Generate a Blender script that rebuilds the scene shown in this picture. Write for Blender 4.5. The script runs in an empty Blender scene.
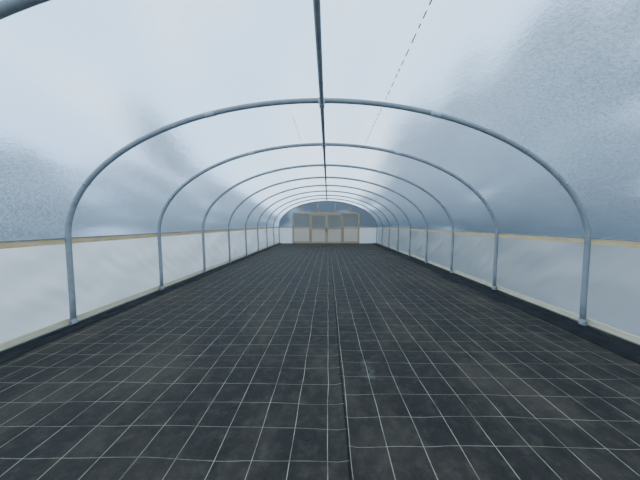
import bpy, bmesh, math, random
from mathutils import Vector, noise, Matrix
S=bpy.context.scene
COL=S.collection
random.seed(4)
F=240.0
H=1.457; W=3.65; A=3.68; B=1.94; SP=1.23; SK=-0.085
Y0=-2.13; YE=18.1; WX=3.74
hoop_ys=[-2.08,-0.3]+[1.54]+[3.395+1.83*i for i in range(9)]

# ---------- node helpers ----------
def newmat(name):
    m=bpy.data.materials.new(name); m.use_nodes=True
    nt=m.node_tree; nt.nodes.clear()
    return m,nt
def N(nt,t,**kw):
    n=nt.nodes.new(t)
    for k,v in kw.items():
        if k.startswith('i_'):
            n.inputs[k[2:].replace('_',' ')].default_value=v
        else: setattr(n,k,v)
    return n
def L(nt,a,b): nt.links.new(a,b)
def M(nt,op,a,b=None,c=None,clamp=False):
    n=nt.nodes.new('ShaderNodeMath'); n.operation=op; n.use_clamp=clamp
    for i,v in enumerate((a,b,c)):
        if v is None: continue
        if isinstance(v,(int,float)): n.inputs[i].default_value=v
        else: nt.links.new(v,n.inputs[i])
    return n.outputs[0]
def mixc(nt,f,a,b):
    n=nt.nodes.new('ShaderNodeMix'); n.data_type='RGBA'
    for sock,v in ((n.inputs[0],f),(n.inputs[6],a),(n.inputs[7],b)):
        if isinstance(v,(int,float)): sock.default_value=v
        elif isinstance(v,tuple): sock.default_value=v if len(v)==4 else v+(1,)
        else: nt.links.new(v,sock)
    return n.outputs[2]
def noiseT(nt,vec,scale,detail=3,rough=0.5):
    n=nt.nodes.new('ShaderNodeTexNoise'); n.inputs['Scale'].default_value=scale
    n.inputs['Detail'].default_value=detail; n.inputs['Roughness'].default_value=rough
    if vec is not None: nt.links.new(vec,n.inputs['Vector'])
    return n.outputs['Fac']
def ramp(nt,v,lo,hi,a=0.0,b=1.0):
    n=nt.nodes.new('ShaderNodeMapRange'); n.interpolation_type='SMOOTHSTEP'
    nt.links.new(v,n.inputs[0])
    for i,x in zip((1,2,3,4),(lo,hi,a,b)): n.inputs[i].default_value=x
    return n.outputs[0]
def mapping(nt,scale):
    tc=nt.nodes.new('ShaderNodeTexCoord'); mp=nt.nodes.new('ShaderNodeMapping')
    mp.inputs['Scale'].default_value=scale
    nt.links.new(tc.outputs['Object'],mp.inputs['Vector']); return mp.outputs[0]
def out(nt,sh):
    o=nt.nodes.new('ShaderNodeOutputMaterial'); nt.links.new(sh,o.inputs['Surface'])
def bump(nt,h,strength,dist):
    b=nt.nodes.new('ShaderNodeBump'); b.inputs['Strength'].default_value=strength
    b.inputs['Distance'].default_value=dist; nt.links.new(h,b.inputs['Height']); return b.outputs[0]

def simple(name,c1,c2,rough,scale=(1,1,1),ns=8,metal=0,bs=0.2):
    m,nt=newmat(name)
    v=mapping(nt,scale); f=noiseT(nt,v,ns,5,0.6)
    p=nt.nodes.new('ShaderNodeBsdfPrincipled')
    L(nt,mixc(nt,ramp(nt,f,0.3,0.7),c1,c2),p.inputs['Base Color'])
    p.inputs['Roughness'].default_value=rough; p.inputs['Metallic'].default_value=metal
    L(nt,bump(nt,f,bs,0.01),p.inputs['Normal'])
    out(nt,p.outputs[0]); return m
steel=simple('galvanised_steel',(.22,.235,.25),(.27,.285,.30),.75,(1,1,1),9,0.0,0.05)
collar=simple('steel_collar',(.36,.39,.42),(.45,.48,.51),.5,(1,1,1),25,0.2,0.1)
timber=simple('sawn_timber',(.54,.39,.19),(.72,.55,.31),.75,(12,1,12),4)
timber_y=simple('sawn_timber_light',(.62,.52,.34),(.76,.66,.47),.75,(12,1,12),4)
timber_d=simple('door_timber',(.30,.22,.13),(.44,.34,.21),.75,(8,8,1),4)
bark=simple('bark',(.08,.08,.08),(.12,.12,.12),.9,(1,1,.3),6)
leaf=simple('leaves',(.035,.065,.09),(.065,.10,.125),.8,(1,1,1),3)  # blue-grey leaf colour has atmospheric haze painted in
grass=simple('grass',(.12,.15,.13),(.16,.19,.17),.95,(1,1,1),2)
black=simple('black_metal',(.02,.02,.02),(.04,.04,.04),.5)

def film(name,tint,refr,rough,speck,milk):
    m,nt=newmat(name)
    v=mapping(nt,(1,1,1))
    vs=mapping(nt,(1,0.6,1))
    big=noiseT(nt,vs,0.9,4,0.6)
    fine=noiseT(nt,v,38,4,0.75)
    mid=noiseT(nt,vs,6,4,0.65)
    nrm=bump(nt,M(nt,'ADD',M(nt,'MULTIPLY',mid,.8),M(nt,'MULTIPLY',fine,0.35)),0.4,0.03)
    r=nt.nodes.new('ShaderNodeBsdfRefraction'); r.inputs['IOR'].default_value=1.2
    r.inputs['Roughness'].default_value=rough; r.inputs['Color'].default_value=tint+(1,)
    L(nt,nrm,r.inputs['Normal'])
    t=nt.nodes.new('ShaderNodeBsdfTranslucent'); t.inputs['Color'].default_value=milk+(1,)
    d=nt.nodes.new('ShaderNodeBsdfDiffuse'); d.inputs['Color'].default_value=milk+(1,)
    g=nt.nodes.new('ShaderNodeBsdfGlossy'); g.inputs['Roughness'].default_value=.35
    m1=nt.nodes.new('ShaderNodeMixShader'); m1.inputs[0].default_value=.12
    L(nt,t.outputs[0],m1.inputs[1]); L(nt,d.outputs[0],m1.inputs[2])
    m2=nt.nodes.new('ShaderNodeMixShader')
    fac=M(nt,'ADD',refr-0.5*speck,M(nt,'ADD',M(nt,'MULTIPLY',ramp(nt,fine,.35,.65),speck*.6),M(nt,'MULTIPLY',big,speck*.5)),clamp=True)
    L(nt,fac,m2.inputs[0]); L(nt,m1.outputs[0],m2.inputs[1]); L(nt,r.outputs[0],m2.inputs[2])
    m3=nt.nodes.new('ShaderNodeMixShader'); m3.inputs[0].default_value=.02
    L(nt,m2.outputs[0],m3.inputs[1]); L(nt,g.outputs[0],m3.inputs[2])
    out(nt,m3.outputs[0]); return m
roof_film=film('polythene_film',(.76,.88,1.0),.56,.30,.32,(.66,.80,.96))
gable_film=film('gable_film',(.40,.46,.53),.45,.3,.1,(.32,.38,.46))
side_film=film('side_curtain_film',(.74,.79,.84),.05,.5,.04,(.76,.80,.84))
mesh_film=film('door_netting',(.54,.49,.43),.12,.4,.1,(.52,.47,.41))
ink=simple('print_ink',(.28,.40,.58),(.36,.5,.68),.6)

# ---------- mesh helpers ----------
def obj(name,bm,mats,smooth=False,parent=None):
    me=bpy.data.meshes.new(name); bm.normal_update(); bm.to_mesh(me); bm.free()
    for m in (mats if isinstance(mats,(list,tuple)) else [mats]): me.materials.append(m)
    if smooth:
        for p in me.polygons: p.use_smooth=True
    o=bpy.data.objects.new(name,me); COL.objects.link(o)
    if parent: o.parent=parent
    return o
def empty(name,loc=(0,0,0)):
    e=bpy.data.objects.new(name,None); e.location=loc; COL.objects.link(e); return e
def box(bm,x0,x1,y0,y1,z0,z1,mi=0,bev=0):
    r=bmesh.ops.create_cube(bm,size=1)
    vs=r['verts']
    for v in vs:
        v.co=Vector(((x0+x1)/2+v.co.x*(x1-x0),(y0+y1)/2+v.co.y*(y1-y0),(z0+z1)/2+v.co.z*(z1-z0)))
    fs={f for v in vs for f in v.link_faces}
    for f in fs: f.material_index=mi
def tube(bm,pts,r,seg=14,mi=0,cap=True):
    rings=[]
    n=len(pts)
    up=Vector((0,1,0))
    for i,p in enumerate(pts):
        t=(pts[min(i+1,n-1)]-pts[max(i-1,0)]).normalized()
        u=up if abs(t.dot(up))<.9 else Vector((1,0,0))
        a=t.cross(u).normalized(); b=t.cross(a).normalized()
        rr=r[i] if isinstance(r,(list,tuple)) else r
        rings.append([bm.verts.new(p+a*math.cos(2*math.pi*k/seg)*rr+b*math.sin(2*math.pi*k/seg)*rr) for k in range(seg)])
    for i in range(n-1):
        for k in range(seg):
            f=bm.faces.new((rings[i][k],rings[i][(k+1)%seg],rings[i+1][(k+1)%seg],rings[i+1][k])); f.material_index=mi
    if cap:
        for rg in (rings[0][::-1],rings[-1]):
            f=bm.faces.new(rg); f.material_index=mi
def arc(t,off=0.0):
    """t: 0 left spring .. pi right spring"""
    z=SP+(B+off)*math.sin(t)
    x=-(A+off)*math.cos(t)+SK*math.sin(t)
    return x,z

# ---------- hoops ----------
def hoop(i,y,yaw=0):
    bm=bmesh.new()
    pts=[Vector((-W,0,-0.03)),Vector((-W-.005,0,.4)),Vector((-W-.02,0,.85))]
    n=72
    for k in range(n+1):
        x,z=arc(math.pi*k/n); pts.append(Vector((x,0,z)))
    pts+= [Vector((W+.02,0,.85)),Vector((W+.005,0,.4)),Vector((W,0,-.03))]
    tube(bm,pts,.034)
    # swaged joint sleeves + bolts
    for t in (1.13,math.pi-1.13,):
        ps=[]
        for dt in (-.02,-.007,.007,.02):
            x,z=arc(t+dt); ps.append(Vector((x,0,z)))
        tube(bm,ps,.038,14,1)
    for t in (.42,math.pi-.42):
        x,z=arc(t); box(bm,x-.02,x+.02,-.045,.045,z-.012,z+.012,1)
    # ridge clamp
    x,z=arc(math.pi/2)
    tube(bm,[Vector((x-.05,0,z)),Vector((x+.05,0,z))],.041,14,1)
    box(bm,x-.035,x+.035,-.04,.04,z-.085,z-.03,1)
    # foot sleeve + collar
    for s in (-1,1):
        tube(bm,[Vector((s*W,0,-.03)),Vector((s*W,0,.10))],.041,14,0)
        box(bm,s*(W)-.012,s*(W)+.012,-.05,.05,.06,.075,0)
    o=obj('tunnel_hoop' if i==0 else 'tunnel_hoop.%03d'%i,bm,[steel,collar],True)
    o.location=(0,y,0); o.rotation_euler=(0,0,yaw)
    return o
for i,y in enumerate(hoop_ys):
    hoop(i,y,-0.03 if i==2 else 0)

# ridge pipe
bm=bmesh.new(); rx,rz=arc(math.pi/2)
tube(bm,[Vector((rx,Y0,rz-.055)),Vector((rx,8,rz-.055)),Vector((rx,YE-.05,rz-.055))],.028)
for y in hoop_ys:
    tube(bm,[Vector((rx,y-.06,rz-.055)),Vector((rx,y+.06,rz-.055))],.033,14,1)
obj('ridge_pipe',bm,[steel,collar],True)

# ---------- roof film ----------
bm=bmesh.new(); n=110; ny=360
grid=[]
for j in range(ny+1):
    y=Y0+(YE-Y0)*j/ny
    dmin=min(abs(y-h) for h in hoop_ys)
    row=[]
    for k in range(n+1):
        t=math.pi*k/n
        sag=-.012*min(1,dmin/.9)**.7*math.sin(t)
        sag+=.007*noise.noise(Vector((t*3,y*.8,1.3)))*min(1,dmin/.3)
        sag+=.0035*noise.noise(Vector((t*9+y*1.5,y*1.2,6.3)))*min(1,dmin/.2)
        x,z=arc(t,.043+sag); row.append(bm.verts.new((x,y,z)))
    grid.append(row)
for j in range(ny):
    for k in range(n):
        bm.faces.new((grid[j][k],grid[j][k+1],grid[j+1][k+1],grid[j+1][k]))
bm.normal_update()
bm.faces.ensure_lookup_table()
if bm.faces[55].normal.z>0: bmesh.ops.reverse_faces(bm,faces=bm.faces[:])
ceiling=obj('ceiling',bm,roof_film,True)

# printed dashes on film
bm=bmesh.new()
def dashes(t,y0,y1,ln,gap,w=.006):
    y=y0
    while y<y1:
        l=ln*random.uniform(.5,1.3)
        (xa,za),(xb,zb)=arc(t-w,.028),arc(t+w,.028)
        bm.faces.new([bm.verts.new(c) for c in ((xa,y,za),(xb,y,zb),(xb,y+l,zb),(xa,y+l,za))])
        y+=l+gap*random.uniform(.7,1.4)
dashes(math.pi/2+.235,1.85,5.0,.09,.06,.0016)
dashes(math.pi/2-.13,3.9,5.3,.09,.07,.0015)
obj('print_marks',bm,ink,parent=ceiling)

# ---------- side walls ----------
def side(s,name):
    bm=bmesh.new(); nz=30; ny=520; rows=[]
    for j in range(ny+1):
        y=Y0+(YE-Y0)*j/ny
        dm=min(abs(y-h) for h in hoop_ys)
        row=[]
        for k in range(nz+1):
            u=k/nz; z=.02+u*(SP-.03)
            env=math.sin(math.pi*u)**.7
            b=env*(.08*min(1,dm/.9)**.8+.045*noise.noise(Vector((y*1.3+u*1.5*s,u*2.2,s*3)))+.022*noise.noise(Vector((y*5+u*6,u*3,s*7)))+.012*math.exp(-(dm/.05)**2))
            x=s*(WX+.0+b*.9)
            row.append(bm.verts.new((x,y,z)))
        rows.append(row)
    for j in range(ny):
        for k in range(nz):
            a=(rows[j][k],rows[j][k+1],rows[j+1][k+1],rows[j+1][k])
            bm.faces.new(a if s<0 else a[::-1])
    bm.normal_update(); bm.faces.ensure_lookup_table()
    if bm.faces[0].normal.x*s>0: bmesh.ops.reverse_faces(bm,faces=bm.faces[:])
    obj(name,bm,side_film,True)
    bm=bmesh.new()
    y=Y0
    while y<YE-.1:
        y2=min(y+3.66,YE)
        box(bm,s*(WX-.05),s*(WX-.005),y+.002,y2-.002,SP-.055,SP+.02)
        y=y2
    o=obj('timber_rail' if s<0 else 'timber_rail.001',bm,timber)
    bm=bmesh.new(); box(bm,s*(WX-.058),s*(WX+.0),Y0,YE,SP+.022,SP+.034)
    obj('film_clamp',bm,steel,parent=o)
    bm=bmesh.new()
    y=Y0
    while y<YE-.1:
        y2=min(y+3.66,YE)
        box(bm,s*(WX-.035),s*(WX-.004),y+.002,y2-.002,.03,.105)
        y=y2
    obj('baseboard_left' if s<0 else 'baseboard_right',bm,timber_y)
side(-1,'wall_left'); side(1,'wall_right')

# ---------- floor (woven ground cover) ----------
m,nt=newmat('woven_ground_cover')
tc=N(nt,'ShaderNodeTexCoord'); sep=N(nt,'ShaderNodeSeparateXYZ'); L(nt,tc.outputs['Object'],sep.inputs[0])
X,Y=sep.outputs[0],sep.outputs[1]
P=tc.outputs['Object']
n1=M(nt,'SUBTRACT',noiseT(nt,P,.9,2),.5); n2=M(nt,'SUBTRACT',noiseT(nt,mapping(nt,(1.3,.9,1)),1.1,2),.5)
seamx=M(nt,'ADD',.125,M(nt,'MULTIPLY',n1,.05))
right=M(nt,'GREATER_THAN',X,seamx)
xw=M(nt,'ADD',X,M(nt,'ADD',M(nt,'MULTIPLY',n2,.05),M(nt,'MULTIPLY',right,.09)))
yw=M(nt,'ADD',Y,M(nt,'ADD',M(nt,'MULTIPLY',n1,.09),M(nt,'ADD',M(nt,'MULTIPLY',right,.13),M(nt,'MULTIPLY',X,.012))))
SPC=.237
def line(c,w,sp):
    fr=M(nt,'FRACT',M(nt,'DIVIDE',c,sp)); d=M(nt,'ABSOLUTE',M(nt,'SUBTRACT',fr,.5))
    return M(nt,'GREATER_THAN',M(nt,'ADD',0,d),.5-w/sp/2) 
lx=line(xw,.0054,SPC); ly=line(yw,.0046,SPC)
ln=M(nt,'MAXIMUM',lx,M(nt,'MULTIPLY',ly,.6))
wear=ramp(nt,noiseT(nt,P,3.0,4,.7),.3,.65,.3,1)
ln=M(nt,'MULTIPLY',ln,wear)
seam=M(nt,'LESS_THAN',M(nt,'ABSOLUTE',M(nt,'SUBTRACT',X,seamx)),.008)
dirtn=noiseT(nt,mapping(nt,(1,.55,1)),1.3,7,.7)
dirt=ramp(nt,dirtn,.42,.66)
dirt2=ramp(nt,noiseT(nt,P,9,6,.75),.45,.70)
base=mixc(nt,M(nt,'MULTIPLY',dirt,.75),(.021,.0185,.017),(.074,.060,.045))
base=mixc(nt,M(nt,'MULTIPLY',dirt2,.26),base,(.125,.105,.08))
weave=N(nt,'ShaderNodeTexWave',i_Scale=60.0); L(nt,P,weave.inputs['Vector'])
base=mixc(nt,M(nt,'MULTIPLY',weave.outputs['Fac'],.2),base,(.014,.013,.013))
base=mixc(nt,M(nt,'MULTIPLY',seam,.8),base,(.004,.004,.005))
dx=M(nt,'DIVIDE',M(nt,'SUBTRACT',X,.40),.08); dy=M(nt,'DIVIDE',M(nt,'SUBTRACT',Y,2.35),.28)
dd=M(nt,'ADD',M(nt,'MULTIPLY',dx,dx),M(nt,'MULTIPLY',dy,dy))
sm=M(nt,'MULTIPLY',ramp(nt,dd,0,1,1,0),ramp(nt,noiseT(nt,P,10,5,.7),.42,.62))
base=mixc(nt,M(nt,'MULTIPLY',sm,.12),base,(.45,.44,.40))
base=mixc(nt,M(nt,'MULTIPLY',ln,.74),base,(.45,.42,.30))
p=N(nt,'ShaderNodeBsdfPrincipled'); L(nt,base,p.inputs['Base Color'])
p.inputs['Specular IOR Level'].default_value=.2
p.inputs['Specular Tint'].default_value=(1,.9,.8,1)
L(nt,ramp(nt,dirtn,.3,.7,.62,.88),p.inputs['Roughness'])
hh=M(nt,'ADD',noiseT(nt,P,5,6,.65),M(nt,'MULTIPLY',weave.outputs['Fac'],.05))
L(nt,bump(nt,hh,.8,.045),p.inputs['Normal'])
out(nt,p.outputs[0]); ground_cover=m
bm=bmesh.new(); nx=120; ny=300; g=[]
def fz(x,y):
    z=.006*noise.noise(Vector((x*1.6,y*1.2,0)))+.003*noise.noise(Vector((x*5,y*4,4)))
    z+=.012*math.exp(-((x-.13-.03*noise.noise(Vector((y*.8,0,0))))/.03)**2)
    return z
for j in range(ny+1):
    y=Y0+(YE-Y0)*j/ny
    g.append([bm.verts.new((-WX+2*WX*i/nx,y,fz(-WX+2*WX*i/nx,y))) for i in range(nx+1)])
for j in range(ny):
    for i in range(nx): bm.faces.new((g[j][i],g[j][i+1],g[j+1][i+1],g[j+1][i]))
obj('floor',bm,ground_cover,True)

# rumpled fabric overlaps along both edges
mfab=simple('black_fabric_edge',(.005,.005,.0055),(.014,.014,.015),.8,(1,1,1),6,0,.5)
mfab.node_tree.nodes['Principled BSDF'].inputs['Specular IOR Level'].default_value=.25
for s in (-1,1):
    bm=bmesh.new(); g=[]; nx=22; ny=620
    wd=.32 if s<0 else .52
    for j in range(ny+1):
        y=Y0+.02+(YE-Y0-.2)*j/ny; row=[]
        inner=WX-wd-.10*noise.noise(Vector((y*.7,s*5,0)))-.03*noise.noise(Vector((y*2.7,s*5,3)))
        for i in range(nx+1):
            u=i/nx; x=inner+(WX-.06-inner)*u
            amp=math.sin(math.pi*min(1,u*1.05))**.8 if u<.95 else .2
            z=.008+amp*(.012+.055*abs(noise.noise(Vector((y*.9+u*2,u*4,s))))+.016*noise.noise(Vector((y*5,u*6,s*2))))
            row.append(bm.verts.new((s*x,y,z)))
        g.append(row)
    for j in range(ny):
        for i in range(nx):
            a=(g[j][i],g[j][i+1],g[j+1][i+1],g[j+1][i]); bm.faces.new(a if s>0 else a[::-1])
    obj('fabric_edge_fold' if s<0 else 'fabric_edge_fold.001',bm,mfab,True)

# ---------- end wall ----------
yw_=YE-.02
xs=[-2.62,-1.36,1.13,2.30]
pts=[arc(math.pi-math.pi*k/48,.04) for k in range(49)]
bm=bmesh.new()
vs=[bm.verts.new((x,yw_,z)) for x,z in pts]
f=bm.faces.new(vs); f.material_index=0
for a,b in ((-WX,-2.62),(2.30,WX)):
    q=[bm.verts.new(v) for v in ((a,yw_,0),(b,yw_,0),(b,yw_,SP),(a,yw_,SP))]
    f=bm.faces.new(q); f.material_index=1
for a,b in ((-2.62,-1.36),(1.13,2.30)):
    q=[bm.verts.new(v) for v in ((a,yw_-.002,0),(b,yw_-.002,0),(b,yw_-.002,2.24),(a,yw_-.002,2.24))]
    f=bm.faces.new(q); f.material_index=2
bm.normal_update()
for f in bm.faces:
    if f.normal.y>0: f.normal_flip()
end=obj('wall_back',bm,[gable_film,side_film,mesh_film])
bm=bmesh.new(); y0,y1=YE-.12,YE-.03
for x in xs: box(bm,x-.06,x+.06,y0,y1,0,2.24)
for x in (-.75,.55,-1.9,1.7):
    zt=SP+B*math.sqrt(max(0,1-(x/A)**2))-.05
    box(bm,x-.03,x+.03,y0,y1,2.32,zt)
box(bm,xs[0]-.05,xs[-1]+.05,y0,y1,2.24,2.33)
box(bm,xs[0],xs[1],y0+.01,y1-.01,1.12,1.2); box(bm,xs[2],xs[3],y0+.01,y1-.01,1.12,1.2)
box(bm,xs[0],xs[1],y0+.01,y1-.01,.02,.14); box(bm,xs[2],xs[3],y0+.01,y1-.01,.02,.14)
box(bm,-WX+.05,xs[0],y0,y1,SP-.05,SP+.03); box(bm,xs[3],WX-.05,y0,y1,SP-.05,SP+.03)
obj('end_frame',bm,timber_d,parent=end)
def door(i,x0,x1):
    e=empty('door_%d'%i,(0,0,0))
    bm=bmesh.new(); ya,yb=YE-.19,YE-.14; t=.10; z0,z1=.04,2.18
    box(bm,x0,x0+t,ya,yb,z0,z1); box(bm,x1-t,x1,ya,yb,z0,z1)
    for z in (z0,1.05,z1-t): box(bm,x0+t,x1-t,ya,yb,z,z+t)
    obj('door_frame',bm,timber_d,parent=e)
    bm=bmesh.new(); q=[bm.verts.new(v) for v in ((x0+.02,yb,z0),(x1-.02,yb,z0),(x1-.02,yb,z1),(x0+.02,yb,z1))]
    f=bm.faces.new(q); bm.normal_update()
    if f.normal.y>0: f.normal_flip()
    obj('door_panel',bm,mesh_film,parent=e)
    bm=bmesh.new(); hx=x1-.05 if i==1 else x0+.05
    tube(bm,[Vector((hx,ya,.95)),Vector((hx,ya-.05,.97)),Vector((hx,ya-.05,1.13)),Vector((hx,ya,1.15))],.012,8)
    obj('handle',bm,black,parent=e)
door(1,-1.30,-.125); door(2,-.105,1.07)
bm=bmesh.new(); box(bm,-2.2,2.0,YE-.20,YE-.13,2.20,2.26); obj('door_track',bm,timber_d,parent=end)

# ---------- outside ----------
bm=bmesh.new(); g=[]
for j in range(41):
    g.append([bm.verts.new((-60+3*i,-50+3.5*j,-.06+(.3*noise.noise(Vector((i*.3,j*.3,0)))-.2 if abs(-60+3*i)>7 else 0))) for i in range(41)])
for j in range(40):
    for i in range(40): bm.faces.new((g[j][i],g[j][i+1],g[j+1][i+1],g[j+1][i]))
obj('ground',bm,grass,True)
tc_=0
def tree(x,y,h,r,seed):
    global tc_
    rnd=random.Random(seed); bm=bmesh.new()
    tube(bm,[Vector((0,0,-.4)),Vector((.1,0,h*.3)),Vector((0,.15,h*.6)),Vector((.1,.1,h*.9))],[h*.025,h*.02,h*.013,h*.004],10,0)
    for b in range(9):
        a=rnd.uniform(0,6.28); z=h*rnd.uniform(.3,.75); l=r*rnd.uniform(.5,.9)
        tube(bm,[Vector((0,0,z)),Vector((math.cos(a)*l*.5,math.sin(a)*l*.5,z+l*.25)),Vector((math.cos(a)*l,math.sin(a)*l,z+l*.6))],[h*.008,h*.005,h*.002],6,0)
    for b in range(64):
        a=rnd.uniform(0,6.28); u=rnd.uniform(.10,.97); prof=math.sin(math.pi*min(1,(u+.02)/1.02))**.7
        d=r*prof*rnd.uniform(.1,1.05)
        cr=r*rnd.uniform(.11,.30)
        res=bmesh.ops.create_icosphere(bm,subdivisions=3,radius=cr)
        cc=Vector((math.cos(a)*d,math.sin(a)*d,h*u-cr*.3))
        for v in res['verts']:
            k=1+.4*noise.noise(v.co*2.2/cr+cc)+.28*noise.noise(v.co*6/cr+cc)
            v.co=v.co*k+cc
        for f in {f for v in res['verts'] for f in v.link_faces}: f.material_index=1
    o=obj('tree' if tc_==0 else 'tree.%03d'%tc_,bm,[bark,leaf]); tc_+=1
    o.location=(x,y,0)
for a in [(12,7,13,4.2,1),(12.5,13,17,4.6,2),(13,20,21,5.5,3),(12,28,24,5.5,4),(17,3,15,5,5),(18,34,26,6,6),(11,1,9,3.5,7),
          (-13,15,13,3.2,11),(-14,9,6.5,3,12),(-13,4,5.5,2.5,13),(-14,22,11,3.5,14),(-16,30,13,4,15),(-9,40,11,4,16),(0,44,13,4.5,17),(8,46,14,5,18)]:
    tree(*a)

# ---------- world: bright overcast sky ----------
w=bpy.data.worlds.new('overcast_sky'); S.world=w; w.use_nodes=True; nt=w.node_tree; nt.nodes.clear()
tc=N(nt,'ShaderNodeTexCoord'); sep=N(nt,'ShaderNodeSeparateXYZ'); L(nt,tc.outputs['Generated'],sep.inputs[0])
z=sep.outputs[2]
c1=mixc(nt,ramp(nt,z,0,.6),(.34,.49,.76),(.56,.77,1.0))
cl=ramp(nt,noiseT(nt,tc.outputs['Generated'],2.6,4,.5),.40,.60)
cl=M(nt,'MULTIPLY',cl,ramp(nt,z,.02,.4,.15,1))
c2=mixc(nt,M(nt,'MULTIPLY',cl,.78),c1,(1.08,1.09,1.02))
bg=N(nt,'ShaderNodeBackground',i_Strength=2.8); L(nt,c2,bg.inputs['Color'])
o=N(nt,'ShaderNodeOutputWorld'); L(nt,bg.outputs[0],o.inputs[0])

# ---------- camera ----------
cd=bpy.data.cameras.new('camera'); cam=bpy.data.objects.new('camera',cd); COL.objects.link(cam)
cd.sensor_width=36; cd.lens=F/640*36; cd.clip_start=.05; cd.clip_end=500
tilt=2.0
cam.location=(0,0,H); cam.rotation_euler=(math.radians(90-tilt),0,0)
cd.shift_x=-8/640; cd.shift_y=-(16-F*math.tan(math.radians(tilt)))/640
S.camera=cam
